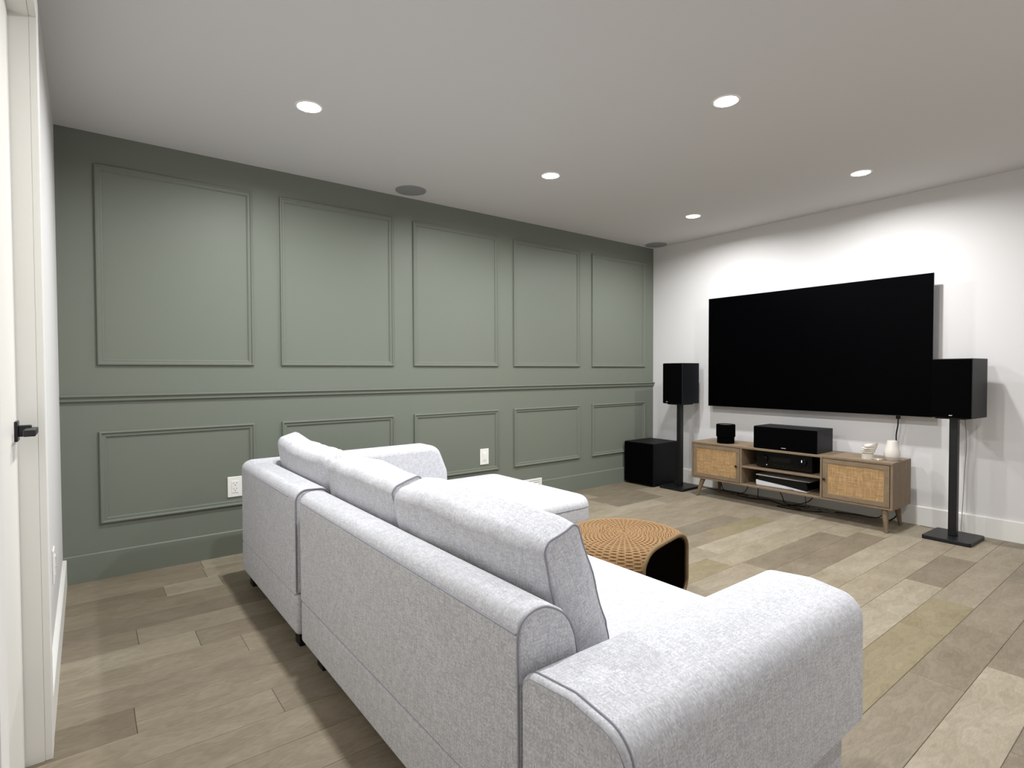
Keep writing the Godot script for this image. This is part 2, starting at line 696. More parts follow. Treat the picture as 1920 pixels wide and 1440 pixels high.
func build_green_wall() -> void:
	var prof := [Vector2(0, 0), Vector2(0, 0.011), Vector2(0.003, 0.0145), Vector2(0.009, 0.0155), Vector2(0.0125, 0.012), Vector2(0.014, 0.0085), Vector2(0.021, 0.0075),
		Vector2(0.0265, 0.0085), Vector2(0.028, 0.006), Vector2(0.031, 0.005), Vector2(0.032, 0.0)]
	var nth := ["first", "second", "third", "fourth", "fifth"]
	var n := 1
	for k in 5:
		var x0 := 0.1593 + 0.9304 * k
		var x1 := x0 + 0.7705
		for lower in [false, true]:
			var y0 := 0.2951 if lower else 1.1407
			var y1 := 0.7873 if lower else 2.2002
			var t := thing("trim_%d" % n, "%s green moulding frame %s the chair rail, %s from the left wall" % ["low" if lower else "tall", "below" if lower else "above", nth[k]],
				"moulding", Vector3.ZERO, "moulding frames on the green wall", "structure")
			n += 1
			obj("rail", moulding(Vector3(x0, y1, 0), Vector3(x1, y1, 0), Vector3.DOWN, prof, 0.032), M.green, t)
			obj("rail", moulding(Vector3(x0, y0, 0), Vector3(x1, y0, 0), Vector3.UP, prof, 0.032), M.green, t)
			obj("stile", moulding(Vector3(x0, y0, 0), Vector3(x0, y1, 0), Vector3.RIGHT, prof, 0.032), M.green, t)
			obj("stile", moulding(Vector3(x1, y0, 0), Vector3(x1, y1, 0), Vector3.LEFT, prof, 0.032), M.green, t)
	var rail := [Vector2(0, 0), Vector2(0, 0.020), Vector2(0.003, 0.024), Vector2(0.009, 0.024), Vector2(0.013, 0.019), Vector2(0.017, 0.013), Vector2(0.024, 0.012), Vector2(0.027, 0.0155),
		Vector2(0.032, 0.0155), Vector2(0.036, 0.010), Vector2(0.0395, 0.006), Vector2(0.0395, 0)]
	tag(obj("trim_11", moulding(Vector3(0, 0.9835, 0), Vector3(W - 0.001, 0.9835, 0), Vector3.DOWN, rail, 0.04, false), M.green),
		"long green chair rail across the whole panelled wall", "chair rail", "", "structure")
	var base := PackedVector2Array([Vector2(0, 0), Vector2(0.014, 0), Vector2(0.014, 0.141), Vector2(0.010, 0.1454), Vector2(0, 0.1454)])
	tag(obj("baseboard_back", MB.new().prism(base, W - 0.002, frame(Vector3(0.001, 0, 0), Vector3(0, 0, 1), Vector3(0, 1, 0), Vector3(1, 0, 0))), M.green),
		"green baseboard at the foot of the panelled wall", "baseboard", "", "structure")
	# white register low on the green wall behind the chaise
	var v := thing("floor_register", "white baseboard vent register low on the green wall behind the chaise", "vent", Vector3(3.09, 0.03, 0.0142))
	var m := MB.new()
	m.box(Vector3(-0.15, 0, 0), Vector3(0.15, 0.012, 0.012), 0.002)
	m.box(Vector3(-0.15, 0.128, 0), Vector3(0.15, 0.145, 0.012), 0.002)
	m.box(Vector3(-0.15, 0.011, 0), Vector3(-0.135, 0.129, 0.012), 0.002)
	m.box(Vector3(0.135, 0.011, 0), Vector3(0.15, 0.129, 0.012), 0.002)
	obj("frame", m, M.plastic_white, v)
	for k in 7:
		m = MB.new().box(Vector3(-0.136, -0.0065, -0.0015), Vector3(0.136, 0.0065, 0.0015), 0.001)
		m.move(Transform3D(Basis(Vector3.RIGHT, -0.6), Vector3(0, 0.02 + k * 0.0165, 0.007)))
		obj("slat", m, M.plastic_white, v)


func build_lights() -> void:
	var where := {
		"0,0": "recessed ceiling light over the left end of the sofa, nearest the green wall", "1,0": "recessed ceiling light near the green wall, middle one of its row of three",
		"2,0": "recessed ceiling light near the corner with the green wall and television", "0,1": "recessed ceiling light over the sofa back, above the top edge of view",
		"1,1": "largest bright recessed ceiling light in the middle of the ceiling", "2,1": "recessed ceiling light in front of the television's right half",
		"0,2": "recessed ceiling light right above the viewer by the door", "1,2": "recessed ceiling light above the sofa arm, behind the viewer",
		"2,2": "recessed ceiling light by the white wall, out of view to the right",
	}
	for i in 3:
		for j in 3:
			if j == 2 and i != 1:
				continue
			var t := thing("recessed_light", where["%d,%d" % [i, j]], "ceiling light", Vector3(LIGHT_X[i], H, LIGHT_Z[j]), "recessed ceiling lights")
			obj("trim_ring", MB.new().lathe([Vector2(0.0515, 0.001), Vector2(0.0515, -0.002), Vector2(0.055, -0.004), Vector2(0.061, -0.0035), Vector2(0.064, 0.0)], 40), M.plastic_white, t)
			obj("reflector", MB.new().lathe([Vector2(0.047, 0.032), Vector2(0.0515, 0.0)], 40), M.reflector, t)
			obj("lens", MB.new().lathe([Vector2(0.0471, 0.028), Vector2(0.03, 0.023), Vector2(0.0, 0.022)], 40), M.lens, t)
			var l := AreaLight3D.new()
			l.name = "lamp"
			l.area_size = Vector2(0.07, 0.07)
			l.light_energy = 2.3
			l.light_color = Color(0.985, 0.995, 1.0)
			l.shadow_enabled = true
			l.area_range = 12.0
			l.area_attenuation = 2.0
			l.position = Vector3(0, 0.006, 0)
			l.rotation_degrees.x = -90.0
			t.add_child(l, true)
	for s in [[1.924, "round ceiling speaker by the green wall, over the sofa"], [4.652, "round ceiling speaker in the corner above the tower speaker"]]:
		var t := thing("ceiling_speaker", s[1], "speaker", Vector3(s[0], H, 0.165 if s[0] < 3.0 else 0.14), "round ceiling speakers")
		obj("rim", MB.new().lathe([Vector2(0.097, 0.0), Vector2(0.097, -0.005), Vector2(0.104, -0.005), Vector2(0.107, 0.0)], 48), M.grille, t)
		obj("grille", MB.new().lathe([Vector2(0.0975, -0.0035), Vector2(0.05, -0.006), Vector2(0, -0.0065)], 48), M.grille, t)


func build_door() -> void:
	# closed door in the left wall, seen almost edge-on
	var dr := thing("door_1", "white door in the left wall with a black lever handle", "door", Vector3(0, 0, 0), "", "structure")
	obj("slab", MB.new().box(Vector3(-0.083, 0.008, 1.637), Vector3(-0.043, 2.079, 2.653), 0.002), M.door, dr)
	var t := thing("door_handle", "black lever handle sticking out from the white door", "door handle", Vector3(-0.043, 0.945, 1.69))
	obj("rosette", MB.new().box(Vector3(0, -0.027, -0.027), Vector3(0.007, 0.027, 0.027), 0.002), M.handle, t)
	obj("neck", MB.new().box(Vector3(0.006, -0.015, -0.012), Vector3(0.034, 0.015, 0.012), 0.003, 2), M.handle, t)
	obj("lever", MB.new().box(Vector3(0.022, -0.0085, -0.012), Vector3(0.047, 0.0085, 0.098), 0.003, 2), M.handle, t)
	# jamb lining and casings
	var j := thing("trim_12", "white door frame lining and casing around the left door", "door frame", Vector3.ZERO, "", "structure")
	obj("jamb", MB.new().box(Vector3(-0.12, 0, 1.625), Vector3(0.0, 2.085, 1.634), 0.001), M.trim, j)
	obj("jamb", MB.new().box(Vector3(-0.12, 0, 2.656), Vector3(0.0, 2.085, 2.665), 0.001), M.trim, j)
	obj("head", MB.new().box(Vector3(-0.12, 2.081, 1.625), Vector3(0.0, 2.09, 2.665), 0.001), M.trim, j)
	obj("casing", MB.new().box(Vector3(0.0, 0, 1.555), Vector3(0.017, 2.162, 1.634), 0.002), M.trim, j)
	obj("casing", MB.new().box(Vector3(0.0, 0, 2.656), Vector3(0.017, 2.162, 2.735), 0.002), M.trim, j)
	obj("casing", MB.new().box(Vector3(0.0, 2.083, 1.634), Vector3(0.017, 2.162, 2.656), 0.002), M.trim, j)


func outlet_plate(t: Node3D, w: float, h: float, sockets: bool) -> void:
	obj("plate", MB.new().box(Vector3(-w / 2, -h / 2, 0), Vector3(w / 2, h / 2, 0.006), 0.003, 2), M.plastic_white, t)
	obj("insert", MB.new().box(Vector3(-w * 0.23, -h * 0.29, 0.004), Vector3(w * 0.23, h * 0.29, 0.0085), 0.0015), M.plastic_white, t)
	if sockets:
		for s in [-1, 1]:
			var m := MB.new()
			for d in [-1, 1]:
				m.box(Vector3(d * w * 0.10 - 0.0012, s * h * 0.14 + 0.002, 0.008), Vector3(d * w * 0.10 + 0.0012, s * h * 0.14 + 0.010, 0.0088), 0.0002)
			m.box(Vector3(-0.0025, s * h * 0.14 - 0.009, 0.008), Vector3(0.0025, s * h * 0.14 - 0.004, 0.0088), 0.001)
			obj("socket", m, M.slot, t)
	else:
		obj("rocker", MB.new().box(Vector3(-w * 0.17, -h * 0.2, 0.008), Vector3(w * 0.17, h * 0.2, 0.0105), 0.001), M.plastic_white, t)


func build_outlets() -> void:
	var t := thing("wall_outlet", "white double outlet on the green wall beside the left end of the sofa", "outlet", Vector3(0.814, 0.409, 0.0))
	outlet_plate(t, 0.082, 0.123, true)
	t = thing("wall_outlet", "white outlet plate on the green wall above the chaise seat", "outlet", Vector3(2.648, 0.413, 0.0))
	outlet_plate(t, 0.084, 0.128, false)
	t = thing("wall_outlet", "white outlet on the narrow white wall beside the door", "outlet", Vector3(0.0, 0.385, 1.0))
	t.rotation.y = PI / 2
	outlet_plate(t, 0.08, 0.125, true)


func leg_block(t: Node3D, x: float, z: float) -> void:
	obj("leg", MB.new().box(Vector3(x - 0.03, 0.0, z - 0.03), Vector3(x + 0.03, 0.065, z + 0.03), 0.003), M.foot, t)


func build_chaise() -> void:
	var t := thing("sofa_chaise", "light grey fabric chaise section of the sofa beside the green wall", "sofa", Vector3.ZERO, "sections of the grey sectional sofa")
	for p in [[0.80, 0.60], [0.80, 1.38], [2.24, 0.58], [2.24, 1.36]]:
		leg_block(t, p[0], p[1])
	obj("base", MB.new().box(Vector3(0.747, 0.06, 0.503), Vector3(2.31, 0.224, 1.447), 0.02, 3), M.fabric, t)
	# back panel
	var back := fillet([Vector2(0.745, 0.226), Vector2(0.745, 0.642), Vector2(0.885, 0.636), Vector2(0.90, 0.226)], [0.0, 0.045, 0.04, 0.0], 6)
	var bk := obj("back", MB.new().prism(back, 0.95, frame(Vector3(0, 0, 0.50), Vector3(1, 0, 0), Vector3(0, 1, 0), Vector3(0, 0, 1)), 0.035, 0.02, 5), M.fabric, t)
	obj("piping", MB.new().tube([Vector3(0.7445, 0.60, 0.79), Vector3(0.7445, 0.601, 1.08), Vector3(0.7445, 0.601, 1.36)], 0.0025, 5), M.piping, bk)
	var e := []
	for p in fillet([Vector2(0.745, 0.24), Vector2(0.745, 0.642), Vector2(0.885, 0.636), Vector2(0.89, 0.45)], [0, 0.045, 0.04, 0], 6):
		e.push_back(Vector3(p.x + (0.004 if p.x < 0.8 else -0.002), p.y - 0.004, 1.447))
	obj("piping", MB.new().tube(e, 0.003, 5), M.piping, bk)
	obj("seam", MB.new().tube([Vector3(0.7465, 0.225, 0.52), Vector3(0.7465, 0.225, 1.43)], 0.002, 4), M.piping, bk)
	# side panel along the green wall, rounded at its front end
	var side := fillet([Vector2(0.748, 0.226), Vector2(0.748, 0.643), Vector2(1.83, 0.648), Vector2(1.90, 0.48), Vector2(1.905, 0.226)], [0.0, 0.05, 0.13, 0.2, 0.0], 7)
	obj("side_panel", MB.new().prism(side, 0.19, frame(Vector3(0, 0, 0.503), Vector3(1, 0, 0), Vector3(0, 1, 0), Vector3(0, 0, 1)), 0.035, 0.035, 5), M.fabric, t)
	# seat cushion, wider in front of the side panel
	var seat := fillet([Vector2(0.88, 0.695), Vector2(1.91, 0.695), Vector2(1.92, 0.51), Vector2(2.39, 0.515), Vector2(2.40, 1.475), Vector2(0.88, 1.455)], [0.0, 0.0, 0.06, 0.09, 0.10, 0.0], 6)
	var st := obj("seat_cushion", MB.new().prism(seat, 0.165, frame(Vector3(0, 0.228, 0), Vector3(1, 0, 0), Vector3(0, 0, 1), Vector3(0, 1, 0)), 0.04, 0.055, 6), M.fabric, t)
	e = []
	for k in 17:
		e.push_back(Vector3(lerpf(1.2, 2.17, k / 16.0), 0.337, lerpf(1.460, 1.4725, k / 16.0)))
	for p in fillet([Vector2(2.18, 1.4725), Vector2(2.40, 1.475), Vector2(2.394, 0.6)], [0, 0.10, 0], 6):
		e.push_back(Vector3(p.x, 0.337, p.y))
	obj("piping", MB.new().tube(e, 0.0025, 5), M.piping, st)


func build_sofa() -> void:
	var t := thing("sofa_section", "light grey fabric sofa section with the wide arm in front", "sofa", Vector3.ZERO, "sections of the grey sectional sofa")
	for p in [[0.81, 1.62], [0.81, 2.98], [1.5, 1.62], [1.5, 2.98]]:
		leg_block(t, p[0], p[1])
	obj("base", MB.new().box(Vector3(0.750, 0.06, 1.492), Vector3(1.60, 0.226, 3.09), 0.018, 3), M.fabric, t)
	var prof := PackedVector2Array([Vector2(0.748, 0.23), Vector2(0.748, 0.40), Vector2(0.747, 0.56), Vector2(0.748, 0.596), Vector2(0.754, 0.618), Vector2(0.768, 0.632), Vector2(0.79, 0.640),
		Vector2(0.815, 0.640), Vector2(0.842, 0.632), Vector2(0.868, 0.616), Vector2(0.888, 0.590), Vector2(0.903, 0.555), Vector2(0.912, 0.50), Vector2(0.917, 0.40), Vector2(0.917, 0.23)])
	var bk := obj("back", MB.new().prism(prof, 1.36, frame(Vector3(0, 0, 1.49), Vector3(1, 0, 0), Vector3(0, 1, 0), Vector3(0, 0, 1)), 0.02, 0.010, 4), M.fabric, t)
	obj("piping", MB.new().tube([Vector3(0.7480, 0.604, 1.505), Vector3(0.7475, 0.602, 2.2), Vector3(0.7480, 0.599, 2.845)], 0.002, 5), M.piping, bk)
	var e := []
	for i in range(0, 13):
		var c := Vector2(0.83, 0.5)
		e.push_back(Vector3(prof[i].x + signf(c.x - prof[i].x) * 0.003, prof[i].y - (0.004 if prof[i].y > 0.6 else 0.0), 2.848))
	obj("piping", MB.new().tube(smooth_path(e, 3), 0.0024, 5), M.piping, bk)
	obj("seam", MB.new().tube([Vector3(0.7495, 0.228, 1.50), Vector3(0.7495, 0.228, 2.84)], 0.002, 4), M.piping, bk)
	# arm with soft rounded edges
	var arm := fillet([Vector2(2.856, 0.23), Vector2(2.856, 0.535), Vector2(2.99, 0.548), Vector2(3.118, 0.53), Vector2(3.12, 0.23)], [0.0, 0.036, 0.3, 0.062, 0.0], 8)
	var am := obj("arm", MB.new().prism(arm, 0.912, frame(Vector3(0.750, 0, 0), Vector3(0, 0, 1), Vector3(0, 1, 0), Vector3(1, 0, 0)), 0.010, 0.036, 6), M.fabric, t)
	for off in [0.002, 0.016]:
		e = []
		for p in arm:
			if p.y > 0.24:
				e.push_back(Vector3(0.750 + off, p.y + (0.001 if off > 0.01 else -0.008), p.x if off > 0.01 else lerpf(p.x, 2.985, 0.03)))
		obj("piping", MB.new().tube(e, 0.0022, 5), M.piping, am)
	var seat := fillet([Vector2(0.90, 1.503), Vector2(1.625, 1.503), Vector2(1.625, 2.856), Vector2(0.90, 2.856)], [0.0, 0.06, 0.06, 0.0], 6)
	obj("seat_cushion", MB.new().prism(seat, 0.185, frame(Vector3(0, 0.23, 0), Vector3(1, 0, 0), Vector3(0, 0, 1), Vector3(0, 1, 0)), 0.03, 0.055, 6), M.fabric, t)


# loose back cushion with a rounded body and sewn-in end panels: x is its thickness, y its height, z its width
func cushion(label: String, at: Vector3, lean: float, yaw: float, w: float, h: float, top: float, bottom: float, shape: Array, noise_seed: int) -> void:
	var t := thing("back_cushion", label, "cushion", at, "loose back cushions on the sectional sofa")
	t.rotation = Vector3(0, yaw, lean)
	var b := Bend.new()
	b.nz = FastNoiseLite.new()
	b.nz.seed = noise_seed
	b.nz.frequency = 3.2
	b.half = h / 2
	b.width = w
	b.sag = shape[0]
	b.ear = shape[1]
	b.soft_a = shape[2]
	b.soft_b = shape[3]
	b.plump = shape[4]
	var outline := fillet([Vector2(-bottom / 2, -h / 2), Vector2(bottom / 2, -h / 2), Vector2(top / 2, h / 2), Vector2(-top / 2, h / 2)], [0.035, 0.035, 0.018, 0.03], 6)
	var sec := []
	for i in outline.size():
		var p: Vector2 = outline[i]
		var q: Vector2 = outline[(i + 1) % outline.size()]
		var n := maxi(1, int(p.distance_to(q) / 0.022))
		for k in n:
			sec.push_back(p.lerp(q, float(k) / n))
	var stations := []
	for k in 27:
		var f := k / 26.0
		stations.push_back(sin((f - 0.5) * PI) * 0.6 + (f - 0.5) * 0.8)
	var m := MB.new()
	var rings := []
	for v in stations:
		var ring := []
		for p in sec:
			ring.push_back(b.apply(p, v))
		rings.push_back(ring)
	var cnt := sec.size()
	for k in rings.size() - 1:
		for i in cnt:
			var j := (i + 1) % cnt
			m.quad(rings[k][i], rings[k + 1][i], rings[k + 1][j], rings[k][j])
	for e in [0, rings.size() - 1]:
		var sgn := -1.0 if e == 0 else 1.0
		var last: Array = rings[e]
		for r in range(1, 5):
			var f := 1.0 - r / 4.0
			var next := []
			for p in sec:
				var q := b.apply(p * f, stations[e])
				next.push_back(q + Vector3(0, 0, sgn * 0.014 * (1.0 - f * f)))
			for i in cnt:
				var j := (i + 1) % cnt
				if e == 0:
					m.quad(last[i], last[j], next[j], next[i])
				else:
					m.quad(last[i], next[i], next[j], last[j])
			last = next
	m.outward()
	m.smooth(50.0)
	var c := obj("cover", m, M.fabric, t)
	for e in [0, rings.size() - 1]:
		obj("piping", MB.new().tube(rings[e], 0.0028, 5, true), M.piping, c)


func build_cushions() -> void:
	cushion("light grey back cushion at the far end of the sofa, by the green wall", Vector3(0.972, 0.592, 1.035), 0.27, 0.0, 0.72, 0.355, 0.11, 0.14, [0.030, 0.030, 0.20, 0.16, 0.42], 5)
	cushion("light grey back cushion in the middle of the row of three", Vector3(0.968, 0.586, 1.735), 0.28, 0.0, 0.625, 0.345, 0.11, 0.14, [0.012, 0.0, 0.22, 0.0, 0.42], 11)
	cushion("large light grey back cushion nearest the sofa arm, with boxed seams", Vector3(0.962, 0.582, 2.418), 0.30, 0.03, 0.72, 0.34, 0.115, 0.135, [0.0, 0.012, 0.26, 0.0, 0.40], 23)


func build_footstool() -> void:
	var c := Vector3(2.055, 0.0, 1.98)
	var t := thing("rattan_footstool", "round woven rattan footstool with an open hollow side", "footstool", c)
	var nrm := Vector3(0.225, 0, 0.9744)
	var cut := 0.207
	var R := 0.31
	var y0 := 0.055
	var y1 := 0.36
	var cr := 0.085
	# outline as points by arc length from the middle of the top
	var prof := []
	var s := 0.012
	while s < R - cr:
		prof.push_back([Vector2(s, y1 + 0.004 * (1.0 - s / (R - cr))), Vector2(0, 1)])
		s += 0.0105
	var steps := 18
	for i in steps:
		var a := PI / 2 * (i + 0.5) / steps
		prof.push_back([Vector2(R - cr + sin(a) * cr, y1 - cr + cos(a) * cr), Vector2(sin(a), cos(a))])
	var y := y1 - cr - 0.005
	while y > y0 + cr:
		prof.push_back([Vector2(R, y), Vector2(1, 0)])
		y -= 0.0105
	for i in steps:
		var a := PI / 2 * (i + 0.5) / steps
		prof.push_back([Vector2(R - cr + cos(a) * cr, y0 + cr - sin(a) * cr), Vector2(cos(a), -sin(a))])
	s = R - cr
	while s > 0.012:
		prof.push_back([Vector2(s, y0), Vector2(0, -1)])
		s -= 0.012
	var stakes := 56
	var weave := MB.new()
	var segs := stakes * 3
	var k := 0
	for p in prof:
		var run := []
		var broken := false
		var waves: int = stakes if p[0].x > 0.11 else (stakes / 2 if p[0].x > 0.05 else stakes / 4)
		var start := int(round(atan2(nrm.z, nrm.x) / TAU * segs))
		for i in segs + 1:
			var a := TAU * (i + start) / segs
			var wob := 0.0024 * cos(a * waves / 2.0 + PI * (k % 2))
			var q: Vector2 = p[0] + p[1] * (wob - 0.003)
			var w := Vector3(q.x * cos(a), q.y, q.x * sin(a))
			if w.dot(nrm) > cut:
				broken = true
				if run.size() > 2:
					weave.tube(run, 0.0046, 5)
				run = []
			else:
				run.push_back(w)
		if run.size() > 2:
			if broken:
				weave.tube(run, 0.0046, 5)
			else:
				run.pop_back()
				weave.tube(run, 0.0046, 5, true)
		k += 1
	var wv := obj("weave", weave, M.rattan, t)
	wv.set_meta("kind", "stuff")
	var st := MB.new()
	for i in stakes:
		var a := TAU * (i + 0.5) / stakes
		var run := []
		for j in prof.size():
			var p = prof[j]
			if p[0].x < 0.05 and i % 4 or p[0].x < 0.11 and i % 2:
				continue
			var q: Vector2 = p[0] + p[1] * -0.0015
			var w := Vector3(q.x * cos(a), q.y, q.x * sin(a))
			if w.dot(nrm) < cut:
				run.push_back(w)
			else:
				if run.size() > 2:
					st.tube(run, 0.0036, 5)
				run = []
		if run.size() > 2:
			st.tube(run, 0.0036, 5)
	var sk := obj("stakes", st, M.rattan, t)
	sk.set_meta("kind", "stuff")
	# dark lining just inside the weave
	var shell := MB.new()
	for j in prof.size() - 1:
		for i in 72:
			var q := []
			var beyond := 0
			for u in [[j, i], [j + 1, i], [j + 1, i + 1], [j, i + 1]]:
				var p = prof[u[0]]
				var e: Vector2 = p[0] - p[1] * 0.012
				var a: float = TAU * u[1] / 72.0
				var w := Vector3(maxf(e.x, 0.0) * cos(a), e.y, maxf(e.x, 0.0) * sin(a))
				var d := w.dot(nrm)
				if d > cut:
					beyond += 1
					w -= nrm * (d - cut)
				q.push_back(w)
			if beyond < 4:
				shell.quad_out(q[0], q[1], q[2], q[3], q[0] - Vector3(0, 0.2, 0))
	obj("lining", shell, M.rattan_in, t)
	# bound rim round the opening
	var tan_ := Vector3(nrm.z, 0, -nrm.x)
	var right := []
	for p in prof:
		var e: Vector2 = p[0] - p[1] * 0.004
		if e.x > cut + 0.002:
			right.push_back(nrm * (cut - 0.002) + tan_ * sqrt(e.x * e.x - cut * cut) + Vector3(0, e.y, 0))
	var loop := []
	for i in right.size():
		loop.push_back(right[i])
	for i in range(right.size() - 1, -1, -1):
		loop.push_back(right[i] - tan_ * 2.0 * right[i].dot(tan_))
	var fine := smooth_path(loop, 5, true)
	var rad := []
	for i in fine.size():
		rad.push_back(0.0095 + 0.0010 * (1.0 if i % 2 else -1.0))
	obj("rim", MB.new().tube(fine, rad, 8, true), M.rattan_rim, t)
	# four bent black steel feet
	for q in 4:
		var a := 0.62 + PI / 2 * q
		var o := Vector3(cos(a), 0, sin(a))
		var sd := Vector3(-sin(a), 0, cos(a)) * 0.03
		var pts := smooth_path([o * 0.15 + Vector3(0, 0.062, 0) - sd, o * 0.215 + Vector3(0, 0.052, 0) - sd, o * 0.245 + Vector3(0, 0.02, 0) - sd, o * 0.235 + Vector3(0, 0.007, 0), o * 0.245 + Vector3(0, 0.02, 0) + sd, o * 0.215 + Vector3(0, 0.052, 0) + sd, o * 0.15 + Vector3(0, 0.062, 0) + sd], 6)
		obj("foot", MB.new().tube(pts, 0.007, 7), M.black_steel, t)


func build_television() -> void:
	var x := W - 0.09
	var t := thing("television", "huge black flat television mounted on the white wall", "television", Vector3(x, 0.7738, 1.5648))
	var hw := 0.8616
	obj("panel", MB.new().box(Vector3(0.001, 0, -hw), Vector3(0.010, 0.9913, hw), 0.0015), M.tv_edge, t)
	obj("screen", MB.new().box(Vector3(0.0, 0.002, -hw + 0.0015), Vector3(0.002, 0.9898, hw - 0.0015), 0.0005), M.screen, t)
	obj("rear_housing", MB.new().box(Vector3(0.009, 0.03, -hw + 0.12), Vector3(0.05, 0.62, hw - 0.12), 0.01, 2), M.black, t)
	obj("wall_bracket", MB.new().box(Vector3(0.048, 0.28, -0.3), Vector3(0.089, 0.56, 0.3), 0.003), M.black_steel, t)


func wood(lo: Vector3, hi: Vector3, grain: int, r := 0.0015) -> MB:
	var m := MB.new().box(lo, hi, r)
	m.smooth(30.0)
	m.box_uv(grain, Vector2(lo.y * 3.1, lo.z * 1.7))
	return m


func build_console_table() -> void:
	var x0 := 4.37
	var x1 := 4.712
	var z0 := 0.753
	var z1 := 2.304
	var yb := 0.155
	var yt := 0.476
	var t := thing("media_console", "low oak media console with two woven cane doors under the television", "media console")
	obj("top", wood(Vector3(x0 - 0.002, yt - 0.016, z0), Vector3(x1, yt, z1), 2), M.oak, t)
	obj("bottom", wood(Vector3(x0, yb, z0), Vector3(x1, yb + 0.014, z1), 2), M.oak, t)
	obj("side_panel", wood(Vector3(x0, yb + 0.0135, z0), Vector3(x1, yt - 0.0155, z0 + 0.016), 1), M.oak, t)
	obj("side_panel", wood(Vector3(x0, yb + 0.0135, z1 - 0.016), Vector3(x1, yt - 0.0155, z1), 1), M.oak, t)
	obj("divider", wood(Vector3(x0, yb + 0.0135, 1.212), Vector3(x1 - 0.01, yt - 0.0155, 1.226), 1), M.oak, t)
	obj("divider", wood(Vector3(x0, yb + 0.0135, 1.840), Vector3(x1 - 0.01, yt - 0.0155, 1.854), 1), M.oak, t)
	obj("shelf", wood(Vector3(x0 + 0.004, 0.303, 1.2255), Vector3(x1 - 0.01, 0.318, 1.8405), 2), M.oak, t)
	obj("back_panel", wood(Vector3(x1 - 0.01, yb + 0.0135, z0 + 0.0155), Vector3(x1 - 0.002, yt - 0.0155, z1 - 0.0155), 2), M.oak_leg, t)
	for d in [[0.7725, 1.2085, 1.184, "dark round knob near the middle"], [1.858, 2.2845, 1.873, "dark round knob near the middle"]]:
		var za: float = d[0]
		var zb: float = d[1]
		var ya := yb + 0.017
		var yc := yt - 0.0195
		var door := Node3D.new()
		door.name = "door"
		t.add_child(door, true)
		var fw := 0.033
		obj("rail", wood(Vector3(x0 - 0.001, ya, za), Vector3(x0 + 0.017, ya + fw, zb), 2), M.oak, door)
		obj("rail", wood(Vector3(x0 - 0.001, yc - fw, za), Vector3(x0 + 0.017, yc, zb), 2), M.oak, door)
		obj("stile", wood(Vector3(x0 - 0.001, ya + fw, za), Vector3(x0 + 0.017, yc - fw, za + fw), 1), M.oak, door)
		obj("stile", wood(Vector3(x0 - 0.001, ya + fw, zb - fw), Vector3(x0 + 0.017, yc - fw, zb), 1), M.oak, door)
		obj("cane_panel", wood(Vector3(x0 + 0.003, ya + fw - 0.002, za + fw - 0.002), Vector3(x0 + 0.007, yc - fw + 0.002, zb - fw + 0.002), 2, 0.0005), M.cane, door)
		obj("knob", MB.new().lathe([Vector2(0.004, 0), Vector2(0.0045, 0.009), Vector2(0.009, 0.012), Vector2(0.0105, 0.018), Vector2(0.008, 0.0215), Vector2(0, 0.022)], 16,
			Transform3D(Basis(Vector3(0, 0, 1), PI / 2), Vector3(x0 - 0.001, 0.308, d[2]))), M.knob, door)
	# splayed tapered legs
	for l in [[4.40, 0.852, -0.03, -0.042], [4.66, 0.852, 0.01, -0.01], [4.40, 2.248, -0.03, 0.022], [4.66, 2.235, 0.01, 0.022]]:
		var a := Vector3(l[0], yb + 0.001, l[1])
		var b := Vector3(l[0] + l[2], 0.0, l[1] + l[3])
		var m := MB.new().tube([a, a.lerp(b, 0.25), b], [0.021, 0.0195, 0.0105], 14)
		m.box_uv(1)
		obj("leg", m, M.oak_leg, t)


func badge(t: Node3D, o: Vector3, w: float) -> void:
	var m := MB.new()
	m.box(o + Vector3(-0.0012, -0.0025, -w / 2), o + Vector3(0.0, 0.0025, w / 2), 0.0003)
	obj("badge", m, M.badge, t)


